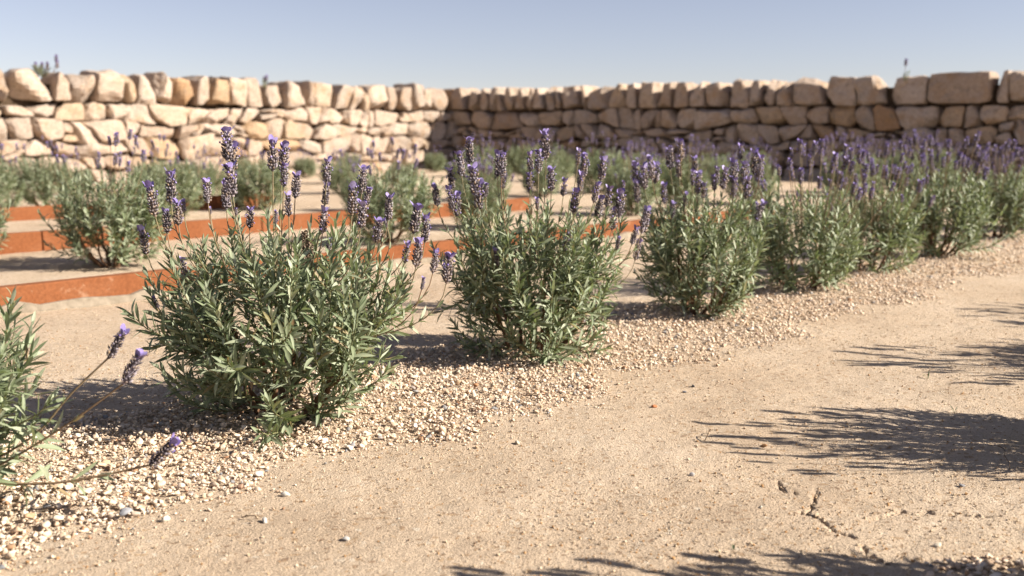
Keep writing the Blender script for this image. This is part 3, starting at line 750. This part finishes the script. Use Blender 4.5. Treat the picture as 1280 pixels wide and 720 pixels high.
# big squared blocks near the right border
cw = []; tot = 0.0; rr_ = np.random.default_rng(17)
while tot < lenR - 2.75: x = float(np.clip(rr_.lognormal(math.log(0.2), 0.3), 0.12, 0.34)); cw.append(x); tot += x
cw += [0.26, 0.33, 0.36, 0.30, 0.42, 0.62, 0.17, 0.27, 0.30, 0.35, 0.3, 0.28]
build_wall('shaded dry stone wall on the right, with large squared blocks along its top', dr, lenR + 1.6, 0.0, 8, cw)

# ------------------------------------------------------------------ rust orange edgings between the beds
def edging(p_off, t0, t1, label, height, seed, mortar):
    r = np.random.default_rng(seed); o3 = P1 + p_off * RN
    root = empty('garden_edging', (*(o3 + t0 * RU), 0), label, 'edging', 'rust orange edgings between the beds')
    base = np.array([*(o3 + t0 * RU), 0])
    def box(name, ta, tb, w_, za, zb, m, jit=0.0, nn=1, p0=0.0):
        ts = np.linspace(ta, tb, nn + 1); V = []
        for t in ts:
            j = r.normal(0, jit, 2) if jit else (0, 0)
            for (pp, z) in ((p0 - w_ / 2 - j[0], za), (p0 + w_ / 2, za), (p0 + w_ / 2 - 0.003, zb + j[1]), (p0 - w_ / 2 + 0.003 - j[0] * 0.6, zb + j[1])):
                xy = o3 + t * RU + pp * RN; V.append([xy[0], xy[1], z])
        F = []
        for s in range(nn):
            for a in range(4): F.append((s * 4 + a, s * 4 + (a + 1) % 4, s * 4 + 4 + (a + 1) % 4, s * 4 + 4 + a))
        F += [(3, 2, 1, 0), (nn * 4, nn * 4 + 1, nn * 4 + 2, nn * 4 + 3)]
        mb = MB(); mb.add(np.array(V) - base, F); ob = obj(name, mb.mesh(name, [m], False), root)
        if nn == 1:
            bv = ob.modifiers.new('bevel', 'BEVEL'); bv.width = 0.004; bv.segments = 2
        return ob
    t = t0
    while t < t1:
        ln = r.choice([1.15, 1.3, 1.0, 0.13]) if mortar else r.uniform(1.1, 1.35)
        box('edging_block', t, min(t + ln, t1), 0.05, -0.03, height + r.normal(0, 0.0025), M_TERRA)
        if mortar: box('mortar_joint', t + ln + 0.001, t + ln + 0.013, 0.046, -0.03, height - 0.004, M_MORTAR)
        t += ln + (0.014 if mortar else 0.005)
    if mortar: box('mortar_footing', t0, t1, 0.085, -0.03, 0.027, M_MORTAR, 0.008, int((t1 - t0) / 0.07))
    return root
e1 = row_tp(G(100, 381))[1]; e2 = row_tp(G(45, 313))[1]; e3 = row_tp(G(42, 275))[1]
print('edging offsets', e1, e2, e3)
edging(e1, -3.2, 4.5, 'nearest rust orange edging with a crumbling pale mortar footing along the sand', 0.083, 1, True)
edging(e2, -3.0, 4.0, 'rust orange edging second from the gravel, behind the blurred lavender on bare sand', 0.085, 2, False)
edging(e3, -2.5, 3.0, 'rust orange edging third from the gravel, below the sunlit wall', 0.085, 3, False)

# ------------------------------------------------------------------ rows behind
def inside(xy):
    v = np.array(xy) - WC; n1 = np.array([-dl[1], dl[0]]); n1 = n1 if n1 @ (np.array([0, 3.0]) - WC) > 0 else -n1
    n2 = np.array([-dr[1], dr[0]]); n2 = n2 if n2 @ (np.array([0, 3.0]) - WC) > 0 else -n2
    return v @ n1 > 0.45 and v @ n2 > 0.45
placed = []
def row_plant(xy, k, s, near, lab, grp):
    placed.append(xy); dup((NEARK if near else FARK)[k % 5], (xy[0], xy[1], 0), rng.uniform(0, 6), s, lab, grp)
hand = [((140, 334), 1.08, True, 'blurred lavender shrub standing alone on sand behind the nearest edging, left of the sharp one'),
        ((486, 303), 1.0, True, 'blurred round lavender shrub seen between the sharp one and the second one'),
        ((-52, 326), 1.0, True, 'blurred lavender shrub at the left border behind the nearest edging'),
        ((62, 262), 1.0, True, 'lavender shrub with sparse purple spikes below the sunlit wall, behind three edgings'),
        ((212, 272), 1.0, True, 'lavender shrub below the sunlit wall, behind the tallest flowers of the sharp one'),
        ((322, 262), 0.95, True, 'lavender shrub below the sunlit wall, behind the paired tall spikes'),
        ((-10, 268), 1.0, True, 'lavender shrub at the left border in front of the sunlit wall')]
for q, ((px, py), s, near, lab) in enumerate(hand):
    g = G(px, py)[:2]; row_plant(g, q, s, False, lab, 'lavender shrubs in the beds behind')
offs = [(e1 + e2) / 2, (e2 + e3) / 2, e3 + 0.72, e3 + 2.15, e3 + 3.5, e3 + 4.7]
names = ['the row behind the nearest edging', 'the row behind the second edging', 'the row behind the third edging', 'the row midway to the sunlit wall', 'the row before the wall foot', 'the row at the sunlit wall foot']
tt_ = np.linspace(-2, 18, 20)
for ri, p in enumerate(offs):
    c = 0
    for q in range(34):
        t = -1.5 + (q * 0.9 if q < 4 else 3.6 + (q - 4) * 0.68) + 0.3 * (ri % 2) + rng.normal(0, 0.06); xy = P1 + t * RU + (p + rng.normal(0, 0.05)) * RN
        px, py, dep = project([xy[0], xy[1], 0.3])
        if not inside(xy) or dep < 2.5 or px < -20 or px > 1320: continue
        if any(np.linalg.norm(xy - o) < 0.55 for o in placed): continue
        if ri == 0 and px < 560: continue
        if 60 < px < 130 and ri < 2: continue
        if 335 < px < 425 and ri in (0, 1, 2): continue
        if px < 560 and rng.random() < 0.35: continue
        c += 1
        row_plant(xy, q + ri * 2, rng.uniform(0.62, 0.86) if px < 600 else rng.uniform(0.84, 1.05), ri == 0, f'lavender shrub, {ORD[min(c - 1, 11)]} counted from the left in {names[ri]}', 'lavender shrubs in the beds behind')
for k in NEARK + FARK:
    for c in list(k.children_recursive): bpy.data.objects.remove(c)
    bpy.data.objects.remove(k)

# small plants on and behind the wall top
def tuft(px, py, n, label, top):
    g = G(px, py + 2, HT - 0.02)[:2]; dpt = g[1]; 
    root = empty('wall_plant', (g[0], g[1] + 0.12, HT - 0.05), label, 'plant', 'small plants on the wall tops')
    S = Shoots(); 
    for q in range(n):
        a = rng.uniform(0, 2 * PI); tp = np.array([math.cos(a) * 0.14 * rng.random(), math.sin(a) * 0.08 * rng.random(), rng.uniform(0.03, 0.075)])
        pts = bez(np.array([tp[0] * 0.4, tp[1] * 0.4, -0.03]), np.array([tp[0] * 0.6, tp[1] * 0.6, tp[2] * 0.5]), tp, 6); S.tubes.append((pts, np.full(6, 0.0025))); S.along(pts, 0.2, 0.012, 0.028, 0.008)
    obj('foliage', foliage_mesh(S, LEAF3), root, kind='stuff')
    for (dx, z) in top:
        b = np.array([dx, 0, z]); add_stalk(root, bez(np.array([dx * 0.7, 0, 0.0]), np.array([dx * 0.8, 0, z * 0.5]), b, 5), b, b + np.array([0.004, 0, 0.075]), split=False, fat=1.3, r0=0.003)
tuft(45, 85, 22, 'small purple flowering plant growing on top of the sunlit wall', [(-0.06, 0.03), (0.0, 0.03), (0.14, 0.10), (0.145, 0.05), (0.05, 0.03)])
tuft(1137, 91, 4, 'single dry flower spike standing on top of the shaded wall', [(0.0, 0.12)])
tuft(327, 101, 5, 'tiny purple tuft on the sunlit wall top near its middle', [(0.0, 0.03), (0.03, 0.05)])

# ------------------------------------------------------------------ litter on the sand
def twig(a, b, label, r=0.0012, lift=0.003, sag=0.004):
    p0 = G(*a); p1 = G(*b); n = 7; pts = np.linspace(p0, p1, n) + rng.normal(0, 0.002, (n, 3)); pts[:, 2] = zbase(pts[:, 0], pts[:, 1]) + lift + sag * np.sin(np.linspace(0, PI, n))
    mb = MB(); tube(mb, pts, np.linspace(r, r * 0.6, n), 5); tag(obj('twig', mb.mesh('twig', [M_TWIG])), label, 'twig', 'fallen twigs on the ground')
twig((882, 552), (891, 541), 'short dark twig lying at the tip of the largest path shadow', 0.001, 0.003, 0.01)
twig((1246, 562), (1262, 590), 'thin pale twig lying within the largest path shadow', 0.0009, 0.004, 0.012)
twig((303, 652), (324, 657), 'thin dark twig on the sand just past the near gravel edge', 0.001)
twig((0, 640), (40, 634), 'dark stick lying on gravel under the shrub at the left border', 0.003)
twig((338, 553), (375, 552), 'grey stick lying on gravel at the foot of the largest shrub', 0.004)
def sprout(px, py, n, h, label):
    g = G(px, py); root = empty('grass_sprout', (g[0], g[1], float(zbase(g[:1], g[1:2])[0])), label, 'sprout', 'green sprouts on the sand')
    for q in range(n):
        a = rng.uniform(0, 6); m = Matrix.Rotation(a, 4, 'Z') @ Matrix.Rotation(math.radians(rng.uniform(50, 85)), 4, 'X') @ Matrix.Diagonal((0.003, h, h, 1))
        obj('blade', LEAFME[q % 3], root, m)
sprout(1160, 472, 3, 0.018, 'tiny green sprout in the sand among the middle path shadows')
sprout(1193, 517, 3, 0.02, 'tiny green grass sprout in the sand above the largest path shadow')
sprout(917, 685, 2, 0.008, 'tiny green speck of a sprout on the near sand')
